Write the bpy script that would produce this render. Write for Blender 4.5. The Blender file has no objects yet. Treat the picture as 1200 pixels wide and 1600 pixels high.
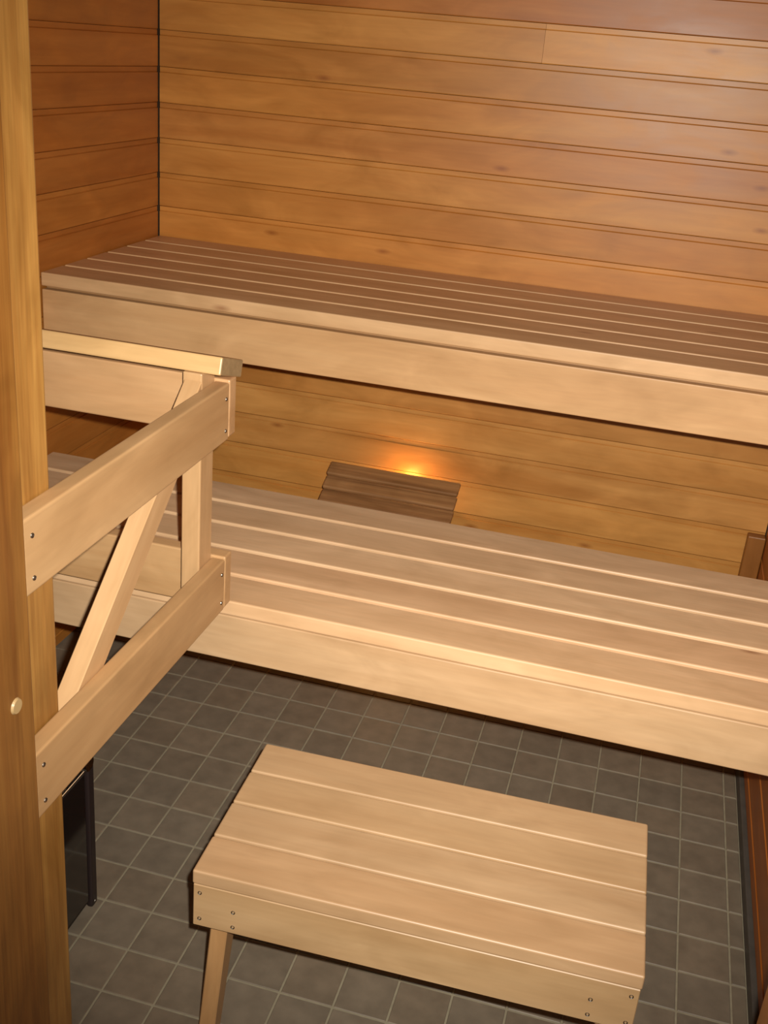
import bpy, bmesh, math, random
from mathutils import Vector, Matrix

random.seed(7)
scene = bpy.context.scene
COL = scene.collection

# ------------------------------------------------------------------ camera
CAM = Vector((1.0380, -2.3038, 1.5890))
RIGHT = Vector((0.962814, 0.257717, 0.081064))
DOWN = Vector((0.174329, -0.363419, -0.915170))
FWD = Vector((-0.206394, 0.895270, -0.394833))
cd = bpy.data.cameras.new('camera')
cam = bpy.data.objects.new('camera', cd)
COL.objects.link(cam)
cd.sensor_fit = 'VERTICAL'
cd.sensor_height = 24.0
cd.lens = 24.0 * 1707.944 / 1600.0
cd.clip_start = 0.02
m3 = Matrix((RIGHT, -DOWN, -FWD)).transposed()
cam.matrix_world = Matrix.Translation(CAM) @ m3.to_4x4()
scene.camera = cam

# ------------------------------------------------------------------ world, flash, exposure
wd = bpy.data.worlds.new('world')
scene.world = wd
wd.use_nodes = True
bg = wd.node_tree.nodes['Background']
bg.inputs[0].default_value = (1.0, 0.72, 0.48, 1)
bg.inputs[1].default_value = 0.13

# the camera's own flash, beside and a little above the lens
ld = bpy.data.lights.new('camera_flash', 'SPOT')
ld.energy = 285.0
ld.color = (1.0, 0.95, 0.86)
ld.spot_size = math.radians(81)
ld.spot_blend = 1.0
ld.shadow_soft_size = 0.010
flash = bpy.data.objects.new('camera_flash', ld)
COL.objects.link(flash)
fpos = CAM + RIGHT * 0.038 - DOWN * 0.036 + FWD * 0.02
flash.matrix_world = Matrix.Translation(fpos) @ m3.to_4x4() @ Matrix.Rotation(math.radians(-3.0), 4, 'Y') @ Matrix.Rotation(math.radians(1.5), 4, 'X')

vs = scene.view_settings
vs.view_transform = 'Standard'
vs.look = 'None'
vs.gamma = 1.0
vs.use_curve_mapping = False
vs.exposure = 0.0

# ------------------------------------------------------------------ materials
def wood(name, axis, light, dark, rough=0.45, spec=0.4, grain=34.0, fig=0.35, knots=0.0, streak=0.5, bump=0.12):
    """Procedural wood whose grain runs along the object's own axis (0, 1, 2)."""
    m = bpy.data.materials.new(name)
    m.use_nodes = True
    nt = m.node_tree
    N, L = nt.nodes, nt.links
    bs = N['Principled BSDF']
    tc = N.new('ShaderNodeTexCoord')
    oi = N.new('ShaderNodeObjectInfo')
    sp = N.new('ShaderNodeSeparateXYZ')
    L.new(tc.outputs['Object'], sp.inputs[0])
    order = {0: (0, 1, 2), 1: (1, 0, 2), 2: (2, 0, 1)}[axis]
    def math_(op, a, b):
        n = N.new('ShaderNodeMath')
        n.operation = op
        for i, v in enumerate((a, b)):
            if isinstance(v, (int, float)):
                n.inputs[i].default_value = v
            else:
                L.new(v, n.inputs[i])
        return n.outputs[0]
    off = math_('MULTIPLY', oi.outputs['Random'], 61.0)
    u = math_('ADD', sp.outputs[order[0]], off)
    v = math_('ADD', sp.outputs[order[1]], math_('MULTIPLY', oi.outputs['Random'], 7.3))
    w = sp.outputs[order[2]]
    def vec(su, sv):
        c = N.new('ShaderNodeCombineXYZ')
        L.new(math_('MULTIPLY', u, su), c.inputs[0])
        L.new(math_('MULTIPLY', v, sv), c.inputs[1])
        L.new(math_('MULTIPLY', w, sv), c.inputs[2])
        return c.outputs[0]
    def noise(vv, detail, rg=0.55, dist=0.0):
        n = N.new('ShaderNodeTexNoise')
        n.inputs['Scale'].default_value = 1.0
        n.inputs['Detail'].default_value = detail
        n.inputs['Roughness'].default_value = rg
        n.inputs['Distortion'].default_value = dist
        L.new(vv, n.inputs['Vector'])
        return n.outputs['Fac']
    def ramp(f, a, b, ca=(0, 0, 0, 1), cb=(1, 1, 1, 1)):
        r = N.new('ShaderNodeValToRGB')
        r.color_ramp.elements[0].position = a
        r.color_ramp.elements[1].position = b
        r.color_ramp.elements[0].color = ca
        r.color_ramp.elements[1].color = cb
        L.new(f, r.inputs[0])
        return r.outputs[0]
    def mix(bt, f, a, b):
        n = N.new('ShaderNodeMix')
        n.data_type = 'RGBA'
        n.blend_type = bt
        if isinstance(f, (int, float)):
            n.inputs['Factor'].default_value = f
        else:
            L.new(f, n.inputs['Factor'])
        for s, c in (('A', a), ('B', b)):
            k = [i for i in n.inputs if i.name == s and i.type == 'RGBA'][0]
            if isinstance(c, tuple):
                k.default_value = c if len(c) == 4 else c + (1,)
            else:
                L.new(c, k)
        return [o for o in n.outputs if o.type == 'RGBA'][0]
    g1 = noise(vec(1.6, grain), 4.0, 0.6, 0.6)
    g2 = noise(vec(9.0, grain * 7), 2.0, 0.5)
    f1 = noise(vec(4.2, 11.0), 3.0, 0.55, 1.2)
    base = mix('MIX', ramp(g1, 0.30, 0.72), dark, light)
    fine = ramp(g2, 0.25, 0.75, (1 - 0.22 * streak,) * 3 + (1,), (1.0, 1.0, 1.0, 1))
    base = mix('MULTIPLY', 1.0, base, fine)
    figc = ramp(f1, 0.28, 0.70, (1 - fig, 1 - fig * 1.15, 1 - fig * 1.35, 1), (1.06, 1.06, 1.07, 1))
    base = mix('MULTIPLY', 1.0, base, figc)
    if knots > 0:
        vo = N.new('ShaderNodeTexVoronoi')
        vo.inputs['Scale'].default_value = 1.0
        vo.voronoi_dimensions = '2D'
        kc = N.new('ShaderNodeCombineXYZ')
        L.new(math_('MULTIPLY', u, 3.2), kc.inputs[0])
        L.new(math_('MULTIPLY', math_('ADD', v, w), 9.0), kc.inputs[1])
        L.new(kc.outputs[0], vo.inputs['Vector'])
        near = ramp(vo.outputs['Distance'], 0.010, 0.085, (1, 1, 1, 1), (0, 0, 0, 1))
        sel = N.new('ShaderNodeSeparateXYZ')
        L.new(vo.outputs['Color'], sel.inputs[0])
        gate = math_('GREATER_THAN', sel.outputs[0], 1 - knots)
        kf = math_('MULTIPLY', near, math_('MULTIPLY', gate, 0.70))
        base = mix('MIX', kf, base, (dark[0] * 0.50, dark[1] * 0.36, dark[2] * 0.30))
    base = mix('MULTIPLY', 1.0, base, oi.outputs['Color'])
    L.new(base, bs.inputs['Base Color'])
    rr = N.new('ShaderNodeMapRange')
    rr.inputs['To Min'].default_value = rough - 0.07
    rr.inputs['To Max'].default_value = rough + 0.09
    L.new(f1, rr.inputs['Value'])
    L.new(rr.outputs[0], bs.inputs['Roughness'])
    bs.inputs['Specular IOR Level'].default_value = spec
    bp = N.new('ShaderNodeBump')
    bp.inputs['Strength'].default_value = bump
    bp.inputs['Distance'].default_value = 0.002
    L.new(g1, bp.inputs['Height'])
    L.new(bp.outputs[0], bs.inputs['Normal'])
    return m

def plain(name, color, rough=0.5, metal=0.0, spec=0.5, var=0.0, scale=30.0, emit=None, bump=0.0):
    m = bpy.data.materials.new(name)
    m.use_nodes = True
    N, L = m.node_tree.nodes, m.node_tree.links
    bs = N['Principled BSDF']
    bs.inputs['Roughness'].default_value = rough
    bs.inputs['Metallic'].default_value = metal
    bs.inputs['Specular IOR Level'].default_value = spec
    bs.inputs['Base Color'].default_value = color + (1,)
    if var > 0:
        tc = N.new('ShaderNodeTexCoord')
        oi = N.new('ShaderNodeObjectInfo')
        ad = N.new('ShaderNodeVectorMath')
        ad.operation = 'ADD'
        L.new(tc.outputs['Object'], ad.inputs[0])
        L.new(oi.outputs['Random'], ad.inputs[1])
        n = N.new('ShaderNodeTexNoise')
        n.inputs['Scale'].default_value = scale
        n.inputs['Detail'].default_value = 4
        L.new(ad.outputs[0], n.inputs['Vector'])
        r = N.new('ShaderNodeValToRGB')
        r.color_ramp.elements[0].position = 0.3
        r.color_ramp.elements[1].position = 0.7
        r.color_ramp.elements[0].color = tuple(c * (1 - var) for c in color) + (1,)
        r.color_ramp.elements[1].color = tuple(min(1, c * (1 + var)) for c in color) + (1,)
        L.new(n.outputs['Fac'], r.inputs[0])
        mx = N.new('ShaderNodeMix')
        mx.data_type = 'RGBA'
        mx.blend_type = 'MULTIPLY'
        mx.inputs['Factor'].default_value = 1.0
        rg = [i for i in mx.inputs if i.type == 'RGBA']
        L.new(r.outputs[0], rg[0])
        L.new(oi.outputs['Color'], rg[1])
        L.new([o for o in mx.outputs if o.type == 'RGBA'][0], bs.inputs['Base Color'])
        if bump:
            bp = N.new('ShaderNodeBump')
            bp.inputs['Strength'].default_value = bump
            bp.inputs['Distance'].default_value = 0.001
            L.new(n.outputs['Fac'], bp.inputs['Height'])
            L.new(bp.outputs[0], bs.inputs['Normal'])
    if emit:
        bs.inputs['Emission Color'].default_value = emit[0] + (1,)
        bs.inputs['Emission Strength'].default_value = emit[1]
    return m

AX = 'xyz'
PALE = [wood('pale_bench_wood_' + AX[a], a, (0.66, 0.450, 0.262), (0.57, 0.365, 0.198), rough=0.44, spec=0.50,
             grain=20, fig=0.15, knots=0.07, streak=0.30, bump=0.05) for a in range(3)]
PANEL = [wood('amber_panel_wood_' + AX[a], a, (0.60, 0.268, 0.060), (0.47, 0.180, 0.031), rough=0.41, spec=0.42,
              grain=18, fig=0.19, knots=0.14, streak=0.30, bump=0.05) for a in range(3)]
FRAME = [wood('honey_frame_wood_' + AX[a], a, (0.40, 0.200, 0.046), (0.26, 0.105, 0.020), rough=0.40, spec=0.45,
              grain=38, fig=0.30, knots=0.04, streak=0.9, bump=0.06) for a in range(3)]
SHADE = [wood('dark_lamp_wood_' + AX[a], a, (0.50, 0.250, 0.095), (0.24, 0.105, 0.038), rough=0.6, spec=0.25,
              grain=50, fig=0.30, streak=0.6) for a in range(3)]
M_TILE = plain('grey_floor_tile', (0.186, 0.146, 0.102), 0.50, spec=0.35, var=0.14, scale=26, bump=0.10)
M_GROUT = plain('pale_grout', (0.290, 0.250, 0.170), 0.85, spec=0.2, var=0.10, scale=60)
M_BACK = plain('dark_wall_backing', (0.045, 0.025, 0.014), 0.9, spec=0.1, var=0.2)
M_COVE = plain('dark_skirting_tile', (0.075, 0.066, 0.055), 0.5, var=0.15)
M_STEEL = plain('screw_steel', (0.30, 0.27, 0.23), 0.35, metal=1.0)
M_BLACK = plain('black_stove_enamel', (0.020, 0.012, 0.011), 0.42, spec=0.5)
M_GLOSS = plain('glossy_black_stove_panel', (0.012, 0.009, 0.008), 0.09, spec=0.8)
M_CHROME = plain('bright_stove_trim', (0.75, 0.73, 0.70), 0.15, metal=1.0)
M_PLUG = plain('beige_screw_cap', (0.42, 0.28, 0.125), 0.45)
M_BULB = plain('lit_bulb_glass', (1.0, 0.75, 0.4), 0.3, emit=((1.0, 0.50, 0.14), 28.0))

# ------------------------------------------------------------------ helpers
def mesh_from_bm(name, bm, mat, smooth=False):
    me = bpy.data.meshes.new(name)
    bmesh.ops.recalc_face_normals(bm, faces=bm.faces[:])
    bm.to_mesh(me)
    bm.free()
    me.materials.append(mat)
    if smooth:
        for p in me.polygons:
            p.use_smooth = True
    return me

def link(name, me, parent=None, loc=(0, 0, 0), rot=(0, 0, 0), color=None):
    o = bpy.data.objects.new(name, me)
    COL.objects.link(o)
    if parent:
        o.parent = parent
    o.location = loc
    o.rotation_euler = rot
    if color:
        o.color = tuple(color) + (1,)
    return o

def tag(o, label, cat, kind=None, group=None):
    o['label'] = label
    o['category'] = cat
    if kind:
        o['kind'] = kind
    if group:
        o['group'] = group
    return o

def empty(name, loc, label, cat, rotz=0.0):
    o = bpy.data.objects.new(name, None)
    COL.objects.link(o)
    o.location = loc
    o.rotation_euler = (0, 0, rotz)
    o.empty_display_size = 0.05
    return tag(o, label, cat)

def bm_box(sx, sy, sz, bev=0.0, seg=2):
    bm = bmesh.new()
    bmesh.ops.create_cube(bm, size=1.0)
    bmesh.ops.scale(bm, vec=(sx, sy, sz), verts=bm.verts[:])
    if bev > 0:
        bmesh.ops.bevel(bm, geom=bm.edges[:], offset=bev, segments=seg, profile=0.5, affect='EDGES')
    return bm

def bar(name, x0, x1, y0, y1, z0, z1, mat, parent=None, bev=0.003, seg=2, color=None):
    """A squared timber or block given by its extents (in the parent's frame, which has no rotation)."""
    me = mesh_from_bm(name, bm_box(x1 - x0, y1 - y0, z1 - z0, bev, seg), mat)
    c = Vector(((x0 + x1) / 2, (y0 + y1) / 2, (z0 + z1) / 2))
    if parent is not None and parent.type == 'EMPTY':
        c -= Vector(parent.location)
    elif parent is not None:
        p, off = parent, Vector((0, 0, 0))
        while p is not None:
            off += Vector(p.location)
            p = p.parent
        c -= off
    return link(name, me, parent, c, color=color)

def tint(a=0.06, warm=0.0):
    k = 1 + random.uniform(-a, a)
    h = random.uniform(-a, a) * 0.4
    return (min(1, k * (1 + warm)), k * (1 + h), k * (1 + 1.6 * h - warm))

def disc_bm(r, h, seg=16, bev=0.0008):
    """A low round head along +Z with a cross slot pressed into it."""
    bm = bmesh.new()
    bmesh.ops.create_cone(bm, cap_ends=True, segments=seg, radius1=r, radius2=r * 0.86, depth=h)
    top = max(bm.faces, key=lambda f: f.calc_center_median().z)
    ret = bmesh.ops.inset_region(bm, faces=[top], thickness=r * 0.45)
    for v in top.verts:
        v.co.z -= h * 0.7
    return bm

SCREW = mesh_from_bm('screw', disc_bm(0.0038, 0.0016), M_STEEL)
R_PX = (0, math.pi / 2, 0)       # local +Z to world +X
R_NY = (math.pi / 2, 0, 0)       # local +Z to world -Y

def world_origin(o):
    v = Vector((0, 0, 0))
    while o is not None:
        v += Vector(o.location)
        o = o.parent
    return v

def screw(parent, pos, rot):
    return link('screw', SCREW, parent, Vector(pos) - world_origin(parent), rot)

# ------------------------------------------------------------------ room dimensions
XL, XR = -0.373, 1.440          # faces of the left and right panelling
YB, YF = 0.631, -1.2525         # face of the back panelling, room side of the front wall
ZC = 2.06

# ------------------------------------------------------------------ floor with single tiles
fl = bmesh.new()
bmesh.ops.create_cube(fl, size=1.0)
bmesh.ops.scale(fl, vec=(XR - XL + 0.06, YB + 0.03 + 3.0, 0.08), verts=fl.verts[:])
floor = link('floor', mesh_from_bm('floor', fl, M_GROUT), None, ((XL + XR) / 2, (YB + 0.03 - 3.0) / 2, -0.0415))
tag(floor, 'grey square tiled floor with pale grout lines', 'floor', 'structure')
TILE = mesh_from_bm('tile', bm_box(0.0962, 0.0962, 0.006, 0.0011, 1), M_TILE)
fo = Vector(floor.location)
shown = set()
for r in range(-3, 13):
    for c in range(0, 14):
        shown.add((c, r))
for c in range(-4, 0):
    for r in (-3, -2, -1, 0, 1, 2):
        shown.add((c, r))
for c, r in sorted(shown):
    x0 = c * 0.1
    if c == -4:
        continue
    k = 1 + random.uniform(-0.07, 0.07)
    h = random.uniform(-0.025, 0.025)
    link('tile', TILE, floor, Vector((x0 + 0.05, -(r * 0.1) - 0.05, -0.003 + random.uniform(-0.0002, 0.0002))) - fo,
         (random.uniform(-0.003, 0.003), random.uniform(-0.003, 0.003), 0), (k * (1 + h), k, k * (1 - h)))
NARROW = mesh_from_bm('edge_tile', bm_box(0.0262, 0.0962, 0.006, 0.0011, 1), M_TILE)
for r in range(-3, 13):
    k = 1 + random.uniform(-0.06, 0.06)
    link('edge_tile', NARROW, floor, Vector((1.4150, -(r * 0.1) - 0.05, -0.003)) - fo, color=(k, k, k))
rest = bmesh.new()
def add_tile(bm, cx, cy, sx, sy):
    vs_ = [bm.verts.new((cx + a * sx / 2, cy + b * sy / 2, z)) for z in (-0.006, 0.0) for a, b in ((-1, -1), (1, -1), (1, 1), (-1, 1))]
    for q in ((4, 5, 6, 7), (0, 1, 5, 4), (1, 2, 6, 5), (2, 3, 7, 6), (3, 0, 4, 7)):
        bm.faces.new([vs_[i] for i in q])
for r in range(-7, 29):
    for c in range(-4, 14):
        if c >= -3 and (c, r) in shown:
            continue
        y0 = -(r * 0.1)
        if y0 > YB + 0.01:
            continue
        if c == -4:
            add_tile(rest, -0.343, y0 - 0.05, 0.046 + 0.0362, 0.0962)
        else:
            add_tile(rest, c * 0.1 + 0.05, y0 - 0.05, 0.0962, 0.0962)
ro = link('tile_field', mesh_from_bm('tile_field', rest, M_TILE), floor, -fo)
ro['kind'] = 'stuff'

# ------------------------------------------------------------------ panelled walls
LINES = [1.9245, 1.8320, 1.7400, 1.6460, 1.5543, 1.4620, 1.3707, 1.2781, 1.1856, 1.0938, 0.9975, 0.9010, 0.8050,
         0.7090, 0.6135, 0.5185, 0.4215, 0.3215, 0.2265, 0.1315, 0.0365]
GAP = 0.0135

def board_mesh(name, length, z_bot, z_line, mat, along, end_bevel=True):
    """Tongue-and-groove board: a main face up to z_line, a V groove, then its recessed tongue.
    Local frame: centre of the board; 'along' 0: runs in X, faces -Y; 1: runs in Y, faces +X; 2: runs in Y, faces -X."""
    zt = z_line + GAP - 0.0009
    zc = (z_bot + zt) / 2
    prof = [(0.000, z_bot), (0.0120, z_bot), (0.0140, z_bot + 0.0022), (0.0140, z_line - 0.0018), (0.0112, z_line - 0.0002),
            (0.0122, z_line + 0.0012), (0.0122, zt), (0.000, zt)]
    bm = bmesh.new()
    rings = []
    for s in (-length / 2, length / 2):
        ring = []
        for d, z in prof:
            d -= 0.0140                       # local 0 is the visible face
            if along == 0:
                co = (s, -d, z - zc)
            elif along == 1:
                co = (d, s, z - zc)
            else:
                co = (-d, s, z - zc)
            ring.append(bm.verts.new(co))
        rings.append(ring)
    n = len(prof)
    for i in range(n):
        bm.faces.new((rings[0][i], rings[0][(i + 1) % n], rings[1][(i + 1) % n], rings[1][i]))
    bm.faces.new(rings[0])
    bm.faces.new(rings[1])
    return mesh_from_bm(name, bm, mat), zc

def wall_slab(name, x0, x1, y0, y1, z0, z1, label):
    o = bar(name, x0, x1, y0, y1, z0, z1, M_BACK, None, 0)
    return tag(o, label, 'wall', 'structure')

wall_back = wall_slab('wall_back', XL - 0.03, XR + 0.03, YB + 0.0145, YB + 0.06, -0.0, ZC, 'back wall of amber tongue and groove boards behind the benches')
wall_left = wall_slab('wall_left', XL - 0.06, XL - 0.0145, YF - 0.16, YB + 0.014, 0.0, ZC, 'left wall of horizontal boards with reddish shade in their colour, beside the upper bench')
wall_right = wall_slab('wall_right', XR + 0.0145, XR + 0.06, YF - 0.16, YB + 0.014, 0.0, ZC, 'boarded wall right of the floor with dark red shade in its colour')

COLS = {  # tint of each back board by the index of its upper line
    2: (0.84, 0.74, 0.68), 3: (1.02, 1.08, 1.10), 4: (0.90, 0.92, 0.90), 5: (0.94, 0.93, 0.85), 6: (0.88, 0.84, 0.84),
    7: (0.96, 0.98, 0.98), 8: (0.90, 0.87, 0.80), 9: (1.0, 0.98, 0.93), 1: (0.9, 0.9, 0.9), 12: (0.96, 0.98, 1.05), 13: (0.98, 1.04, 1.20), 14: (1.06, 1.18, 1.45),
    15: (1.0, 1.08, 1.30), 16: (1.04, 1.12, 1.25), 17: (1.0, 1.06, 1.15)}
for i, zl in enumerate(LINES):
    zb = LINES[i + 1] + GAP if i + 1 < len(LINES) else 0.004
    # back wall
    spans = [(XL + 0.0035, XR - 0.003)]
    if i == 3:
        spans = [(XL + 0.0035, 0.6600), (0.6606, XR - 0.003)]
    for j, (a, b) in enumerate(spans):
        me, zc = board_mesh('board', b - a, zb, zl, PANEL[0], 0)
        c = COLS.get(i, tint(0.06))
        if i == 3 and j == 1:
            c = (1.18, 1.32, 1.50)
        o = link('board', me, wall_back, Vector(((a + b) / 2, YB, zc)) - Vector(wall_back.location), color=c)
    # left wall
    y0, y1 = YF + 0.002, YB - 0.0042
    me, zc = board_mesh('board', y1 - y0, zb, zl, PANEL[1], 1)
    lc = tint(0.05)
    lc = tuple(a * b for a, b in zip(lc, (0.84, 0.72, 0.62) if i in (5, 7, 9, 12, 14) else (0.90, 0.80, 0.70)))  # darker, redder tint stands in for grazing light on this wall
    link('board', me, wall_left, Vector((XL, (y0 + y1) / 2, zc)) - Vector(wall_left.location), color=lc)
RL = [0.0720 + 0.0965 * k for k in range(20, -1, -1)]
for i, zl in enumerate(RL):
    zb = RL[i + 1] + GAP if i + 1 < len(RL) else 0.036
    y0, y1 = YF + 0.002, YB - 0.0035
    me, zc = board_mesh('board', y1 - y0, zb, zl, PANEL[1], 2)
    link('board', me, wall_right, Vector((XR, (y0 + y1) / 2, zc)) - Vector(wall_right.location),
         color=tuple(a * b for a, b in zip(tint(0.04), (0.80, 0.58, 0.46))))  # dark red tint puts this wall's shade into the board colour

# skirting tile along the right wall
bb = bar('baseboard_right', 1.4295, XR + 0.012, YF, YB - 0.001, -0.002, 0.034, M_COVE, None, 0.002)
tag(bb, 'dark narrow tile skirting under the right wall', 'baseboard', 'structure')

# front wall round the doorway, ceiling
def multi_box(name, boxes, mat):
    bm = bmesh.new()
    for x0, x1, y0, y1, z0, z1 in boxes:
        r = bmesh.ops.create_cube(bm, size=1.0)
        for v in r['verts']:
            v.co = Vector(((x0 + x1) / 2 + v.co.x * (x1 - x0), (y0 + y1) / 2 + v.co.y * (y1 - y0), (z0 + z1) / 2 + v.co.z * (z1 - z0)))
    return mesh_from_bm(name, bm, mat)
wf = link('wall_front', multi_box('wall_front', [(XL - 0.01, 0.215, YF - 0.14, YF - 0.001, 0, ZC), (1.402, XR + 0.010, YF - 0.14, YF - 0.001, 0, ZC),
                                                (0.215, 1.402, YF - 0.14, YF - 0.001, 2.03, ZC)], PANEL[2]))
tag(wf, 'boarded front wall around the doorway', 'wall', 'structure')
ce = bar('ceiling', XL - 0.06, XR + 0.06, YF - 0.16, YB + 0.06, ZC, ZC + 0.04, PANEL[0], None, 0)
tag(ce, 'flat wooden ceiling above the upper bench', 'ceiling', 'structure')

# door frame
jl = bar('trim_1', 0.217, 0.3585, -1.425, YF, 0.0, 2.03, FRAME[2], None, 0.003, color=(0.80, 0.72, 0.62))
tag(jl, 'honey brown door jamb at the left edge with a beige screw cap', 'door jamb', 'structure')
plug = link('screw_cap', mesh_from_bm('screw_cap', (lambda b: (bmesh.ops.create_cone(b, cap_ends=True, segments=24, radius1=0.0115, radius2=0.0095, depth=0.004), b)[1])(bmesh.new()), M_PLUG),
            jl, Vector((0.3595, -1.2924, 0.7943)) - Vector(jl.location), R_PX)
plug['label'] = 'beige round screw cap'
po = bar('trim_2', 0.217, 0.3270, YF + 0.0003, -1.140, 0.0, ZC - 0.001, FRAME[2], None, 0.006, 3, color=(1.27, 1.34, 1.45))
tag(po, 'tall light honey wooden post that carries the guard rails', 'post', 'structure')
jr = bar('trim_3', 1.300, 1.400, -1.425, YF, 0.0, 2.03, FRAME[2], None, 0.004, color=(1.0, 0.80, 0.65))
tag(jr, 'brown door jamb in the bottom right corner', 'door jamb', 'structure')
cb = bar('trim_4', 1.391, XR - 0.002, 0.598, YB - 0.001, 0.0, 0.432, PANEL[2], None, 0.003, color=(0.50, 0.44, 0.40))
tag(cb, 'short brown corner batten behind the right end of the lower bench', 'batten', 'structure')

# ------------------------------------------------------------------ upper bench
ub = empty('upper_bench', (0.535, 0.31, 0.8790), 'wide upper sauna bench of six long slats against the back wall', 'bench')
UZ = 1.0250
for k in range(6):
    y0 = -0.005 + 0.1078 * k
    bar('slat', XL + 0.004, XR - 0.004, y0, min(y0 + 0.0985, YB - 0.003), UZ - 0.0320, UZ, PALE[0], ub, 0.0030, 2, tuple(a * b for a, b in zip(tint(0.045), (1.0, 0.91, 0.80))))
fa = bar('fascia', XL + 0.004, XR - 0.004, -0.003, 0.025, 0.8790, 0.9850, PALE[0], ub, 0.0025, 2, (0.92, 0.82, 0.66))
bar('batten', XL + 0.005, XR - 0.005, 0.019, 0.0295, 0.9852, UZ - 0.0322, PALE[0], ub, 0, 1, (0.70, 0.60, 0.46))  # recessed strip behind the gap; its darker tint stands in for shade
for x in (-0.30, 0.25, 0.80, 1.36):
    bar('crossbar', x, x + 0.045, 0.030, YB - 0.003, 0.9300, UZ - 0.0320, PALE[1], ub, 0.002, 1)

# ------------------------------------------------------------------ lower bench
LZ = 0.5850
lb = empty('lower_bench', (0.55, -0.30, 0.4550), 'lower sauna bench of five slats below the upper bench', 'bench')
LX0, LX1 = -0.345, XR - 0.004
for k in range(5):
    y0 = -0.5730 + 0.1124 * k
    bar('slat', LX0, LX1, y0, y0 + 0.1008, LZ - 0.0310, LZ, PALE[0], lb, 0.0030, 2,
        [(1.16, 1.12, 1.08), (1.12, 1.06, 1.02), (1.18, 1.18, 1.18), (1.14, 1.14, 1.14), (1.15, 1.14, 1.14)][k])
bar('fascia', LX0, LX1, -0.5725, -0.5445, 0.4550, LZ - 0.0325, PALE[0], lb, 0.0025, 2, (0.94, 0.92, 0.88))
for x in (-0.30, 0.52, 1.34):
    bar('crossbar', x, x + 0.045, -0.5445, -0.030, 0.4900, LZ - 0.0310, PALE[1], lb, 0.002, 1)
for x0, x1 in ((XL + 0.0005, -0.3455), (LX1 - 0.030, LX1)):
    bar('wall_cleat', x0, x1, -0.500, -0.040, 0.4900, LZ - 0.0315, PALE[1], lb, 0.002, 1)

# ------------------------------------------------------------------ guard rail round the stove
gr = empty('stove_guard_rail', (0.31, -0.90, 0.5850), 'wooden guard rail with diagonal brace between the post and the lower bench', 'railing')
RX0, RX1 = 0.3275, 0.3550
RY0, RY1 = YF + 0.0005, -0.6055
for z0, z1, cc in ((0.9240, 1.0280, (0.84, 0.76, 0.62)), (0.5845, 0.6890, (0.82, 0.73, 0.58))):
    rl = bar('rail', RX0, RX1, RY0, RY1, z0, z1, PALE[1], gr, 0.0035, 3, cc)
    for yy in (RY0 + 0.020, RY1 - 0.014):
        for zz in (z0 + 0.020, z1 - 0.026):
            screw(rl, (RX1 + 0.0004, yy, zz), R_PX)
for z0, z1, cc in ((0.9270, 1.0320, (0.86, 0.75, 0.62)), (0.5862, 0.6930, (0.86, 0.77, 0.62))):
    bar('cross_rail', XL + 0.002, RX1, -0.6050, -0.5745, z0, z1, PALE[0], gr, 0.0030, 2, cc)
bar('corner_post', 0.2920, RX0 - 0.0003, -0.6610, -0.6055, 0.5850, 1.0530, PALE[2], gr, 0.0025, 2, (0.92, 0.85, 0.72))
# sloping cap board on top of the cross rail
CY0, CZ0, TILT = -0.6600, 1.0548, math.radians(-16.0)
capL = RX1 + 0.0045 - (XL + 0.002)
me = mesh_from_bm('cap_board', bm_box(capL, 0.1000, 0.0310, 0.0030, 2), PALE[0])
ct, st = math.cos(TILT), math.sin(TILT)
# lower front edge of the board lies at (CY0, CZ0)
cy = CY0 + 0.050 * ct - 0.0155 * st
cz = CZ0 + 0.050 * st + 0.0155 * ct
M_END = plain('weathered_end_grain', (0.33, 0.235, 0.150), 0.7, spec=0.2, var=0.12, scale=90)
me.materials.append(M_END)
for f_ in me.polygons:
    if f_.normal.x > 0.9:
        f_.material_index = 1
cap = link('cap_board', me, gr, Vector(((XL + 0.002 + RX1 + 0.0045) / 2, cy, cz)) - Vector(gr.location), (TILT, 0, 0), (1.0, 0.93, 0.70))
# diagonal brace in the plane behind the rails, its ends cut plumb against the two posts
BS = 0.825
def brace_z(y):
    return 0.803 + BS * (y + 0.950)
bw = 0.051 * math.sqrt(1 + BS * BS)
bm = bmesh.new()
byc, bzc = -0.900, brace_z(-0.900)
lo_, hi_ = [], []
for lst, y in ((lo_, -1.1395), (hi_, -0.6613)):
    for x, dz in ((0.2955, 0), (RX0 - 0.0003, 0), (RX0 - 0.0003, -bw), (0.2955, -bw)):
        lst.append(bm.verts.new((x - 0.3113, y - byc, brace_z(y) + dz - bzc)))
for k in range(4):
    bm.faces.new((lo_[k], lo_[(k + 1) % 4], hi_[(k + 1) % 4], hi_[k]))
bm.faces.new(lo_)
bm.faces.new(hi_)
bmesh.ops.bevel(bm, geom=bm.edges[:], offset=0.0016, segments=1, affect='EDGES')
# turn the mesh so that its own Y axis (the grain) lies along the brace
ba = math.atan(BS)
bmesh.ops.rotate(bm, verts=bm.verts[:], cent=(0, 0, 0), matrix=Matrix.Rotation(-ba, 3, 'X'))
link('brace', mesh_from_bm('brace', bm, PALE[1]), gr, Vector((0.3113, byc, bzc)) - Vector(gr.location), (ba, 0, 0), (0.95, 0.87, 0.74))

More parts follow.
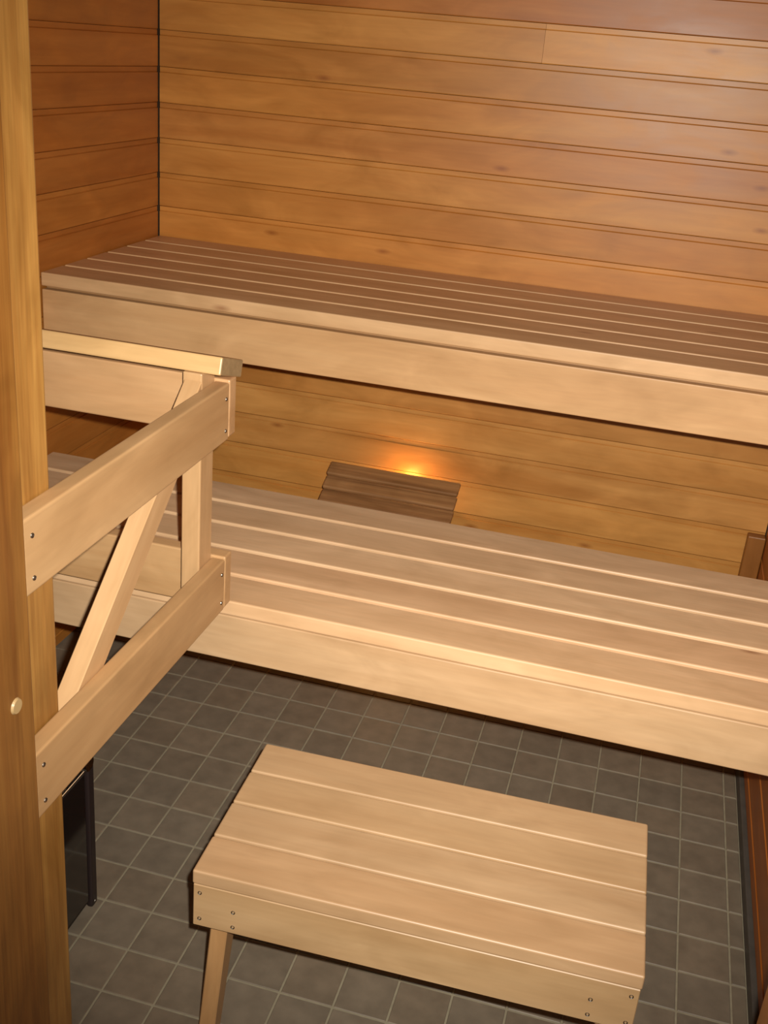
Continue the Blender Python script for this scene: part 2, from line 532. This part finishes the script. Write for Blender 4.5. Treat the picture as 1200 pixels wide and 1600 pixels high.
# ------------------------------------------------------------------ step stool
SA = math.radians(1.7)
stl = empty('step_stool', (0.8390, -0.8693, 0.0), 'low pale wooden step stool with four slats standing on the tiles', 'stool', SA)
def sbar(name, x0, x1, y0, y1, z0, z1, mat, bev=0.003, seg=2, color=None):
    me = mesh_from_bm(name, bm_box(x1 - x0, y1 - y0, z1 - z0, bev, seg), mat)
    return link(name, me, stl, ((x0 + x1) / 2, (y0 + y1) / 2, (z0 + z1) / 2), color=color)
SL, SZ, SW = 0.3490, 0.3800, 0.1775
for k in range(4):
    y0 = -SW + 0.0897 * k
    sbar('slat', -SL, SL, y0, y0 + 0.0859, SZ - 0.0265, SZ, PALE[0], 0.0034, 3,
         [(0.82, 0.77, 0.71), (0.80, 0.78, 0.74), (0.83, 0.81, 0.75), (0.81, 0.79, 0.74)][k])
fap = sbar('apron', -SL + 0.002, SL - 0.002, -SW + 0.0003, -SW + 0.0220, 0.2705, SZ - 0.0266, PALE[0], 0.0012, 1, (0.80, 0.76, 0.66))
sbar('apron', -SL + 0.002, SL - 0.002, SW - 0.0220, SW - 0.0010, 0.2705, SZ - 0.0266, PALE[0], 0.0020, 1, (1.04, 1.02, 0.97))
for x in (-0.2880, 0.2680):
    sbar('stretcher', x, x + 0.020, -SW + 0.0223, SW - 0.0223, 0.2800, SZ - 0.0267, PALE[1], 0.002, 1)
for sx_ in (-1, 1):
    for zz, xx in ((0.338, 0.336), (0.286, 0.336), (0.314, 0.280), (0.284, 0.280)):
        link('screw', SCREW, fap, Vector((sx_ * xx, -SW + 0.0001, zz)) - Vector(fap.location), R_NY)
def leg_mesh(sx, sy):
    """Leg of the corner on side (sx, sy); local origin at its outer top corner, z measured from the floor."""
    bm = bmesh.new()
    top, bot = [], []
    h = SZ - 0.0268
    for (x, y) in ((0, 0), (0.029, 0), (0.029, 0.050), (0, 0.050)):
        top.append(bm.verts.new((-sx * x, -sy * y, h)))
    for (x, y) in ((-0.024, -0.010), (0.004, -0.010), (0.004, 0.026), (-0.024, 0.026)):
        bot.append(bm.verts.new((-sx * x, -sy * y, 0.0)))
    for i in range(4):
        j = (i + 1) % 4
        bm.faces.new((top[i], top[j], bot[j], bot[i]))
    bm.faces.new(top)
    bm.faces.new(bot)
    bmesh.ops.bevel(bm, geom=bm.edges[:], offset=0.002, segments=1, affect='EDGES')
    return mesh_from_bm('leg', bm, PALE[2])
for sx_ in (-1, 1):
    for sy_ in (-1, 1):
        link('leg', leg_mesh(sx_, sy_), stl, (sx_ * 0.3175, sy_ * (SW - 0.0223), 0.0), color=(0.80, 0.66, 0.48))

# ------------------------------------------------------------------ wall lamp under the upper bench
lx0, lx1 = 0.207, 0.594
lamp = empty('wall_lamp', (0.40, YB, 0.36), 'glowing wall lamp with a dark slatted wooden shade under the upper bench', 'lamp')
ls = math.radians(41)                    # slope of the shade
sd = Vector((0, -math.cos(ls), -math.sin(ls)))
sn = Vector((0, -math.sin(ls), math.cos(ls)))
p = Vector((0, 0.556, 0.462))
for k in range(3):
    ln = 0.050
    c = p + sd * (0.0455 * k + ln / 2) + sn * (-0.006)
    bm = bm_box(lx1 - lx0, ln, 0.013, 0.005, 3)
    link('shade_slat', mesh_from_bm('shade_slat', bm, SHADE[0]), lamp,
         Vector(((lx0 + lx1) / 2, c.y, c.z)) - Vector(lamp.location), (ls - math.radians(17), 0, 0), tint(0.10))
for x in (lx0 + 0.030, lx1 - 0.042):
    bm = bmesh.new()
    prof = [(0.6305, 0.310), (0.6305, 0.345), (0.480, 0.372), (0.440, 0.336), (0.440, 0.310)]
    r0 = [bm.verts.new((x, y, z)) for y, z in prof]
    r1 = [bm.verts.new((x + 0.012, y, z)) for y, z in prof]
    for i in range(5):
        j = (i + 1) % 5
        bm.faces.new((r0[i], r0[j], r1[j], r1[i]))
    bm.faces.new(r0)
    bm.faces.new(r1)
    link('side_bracket', mesh_from_bm('side_bracket', bm, SHADE[1]), lamp, -Vector(lamp.location))
bar('mounting_plate', 0.395, 0.465, 0.612, 0.6305, 0.300, 0.372, M_COVE, lamp, 0.003)
bm = bmesh.new()
bmesh.ops.create_uvsphere(bm, u_segments=20, v_segments=12, radius=0.021)
for v in bm.verts:
    if v.co.z < 0:
        v.co.x *= 1 + 0.45 * v.co.z / 0.021
        v.co.y *= 1 + 0.45 * v.co.z / 0.021
        v.co.z *= 1.5
link('bulb', mesh_from_bm('bulb', bm, M_BULB, True), lamp, Vector((0.432, 0.598, 0.415)) - Vector(lamp.location))
pl = bpy.data.lights.new('lamp_light', 'POINT')
pl.energy = 7.5
pl.color = (1.0, 0.48, 0.13)
pl.shadow_soft_size = 0.022
plo = bpy.data.objects.new('lamp_light', pl)
COL.objects.link(plo)
plo.parent = lamp
plo.location = Vector((0.432, 0.598, 0.415)) - Vector(lamp.location)

# ------------------------------------------------------------------ stove behind the guard rail
sv = empty('sauna_stove', (0.0, -0.96, 0.0), 'glossy black sauna stove on the floor behind the left post', 'stove')
bar('body', -0.200, 0.1780, -1.110, -0.812, 0.020, 0.4550, M_BLACK, sv, 0.008, 3)
bar('side_panel', 0.1782, 0.1870, -1.100, -0.836, 0.022, 0.3280, M_GLOSS, sv, 0.004, 3)
bar('control_panel', 0.1782, 0.1870, -1.100, -0.836, 0.3345, 0.4450, M_GLOSS, sv, 0.004, 3)
bar('edge_trim', 0.1782, 0.1920, -0.834, -0.812, 0.006, 0.4550, M_BLACK, sv, 0.005, 3)
bar('seam_strip', 0.1782, 0.1885, -1.100, -0.838, 0.3288, 0.3338, M_CHROME, sv, 0.001, 1)
bm = bmesh.new()
bmesh.ops.create_cone(bm, cap_ends=True, segments=24, radius1=0.017, radius2=0.014, depth=0.018)
link('control_knob', mesh_from_bm('control_knob', bm, M_CHROME), sv, Vector((0.1960, -0.850, 0.360)) - Vector(sv.location), R_PX)
screw(sv, (0.1925, -0.823, 0.016), R_PX)
for x in (-0.18, 0.13):
    for y in (-1.09, -0.86):
        bar('foot', x, x + 0.035, y, y + 0.035, 0.0, 0.0205, M_BLACK, sv, 0.002, 1)
bar('rim', -0.200, 0.178, -0.824, -0.812, 0.4550, 0.470, M_BLACK, sv, 0.002, 1)
bar('rim', -0.200, 0.178, -1.110, -1.098, 0.4550, 0.470, M_BLACK, sv, 0.002, 1)
for k in range(9):
    x = -0.185 + k * 0.043
    bar('grille_bar', x, x + 0.006, -1.098, -0.824, 0.4550, 0.463, M_BLACK, sv, 0.0, 1)
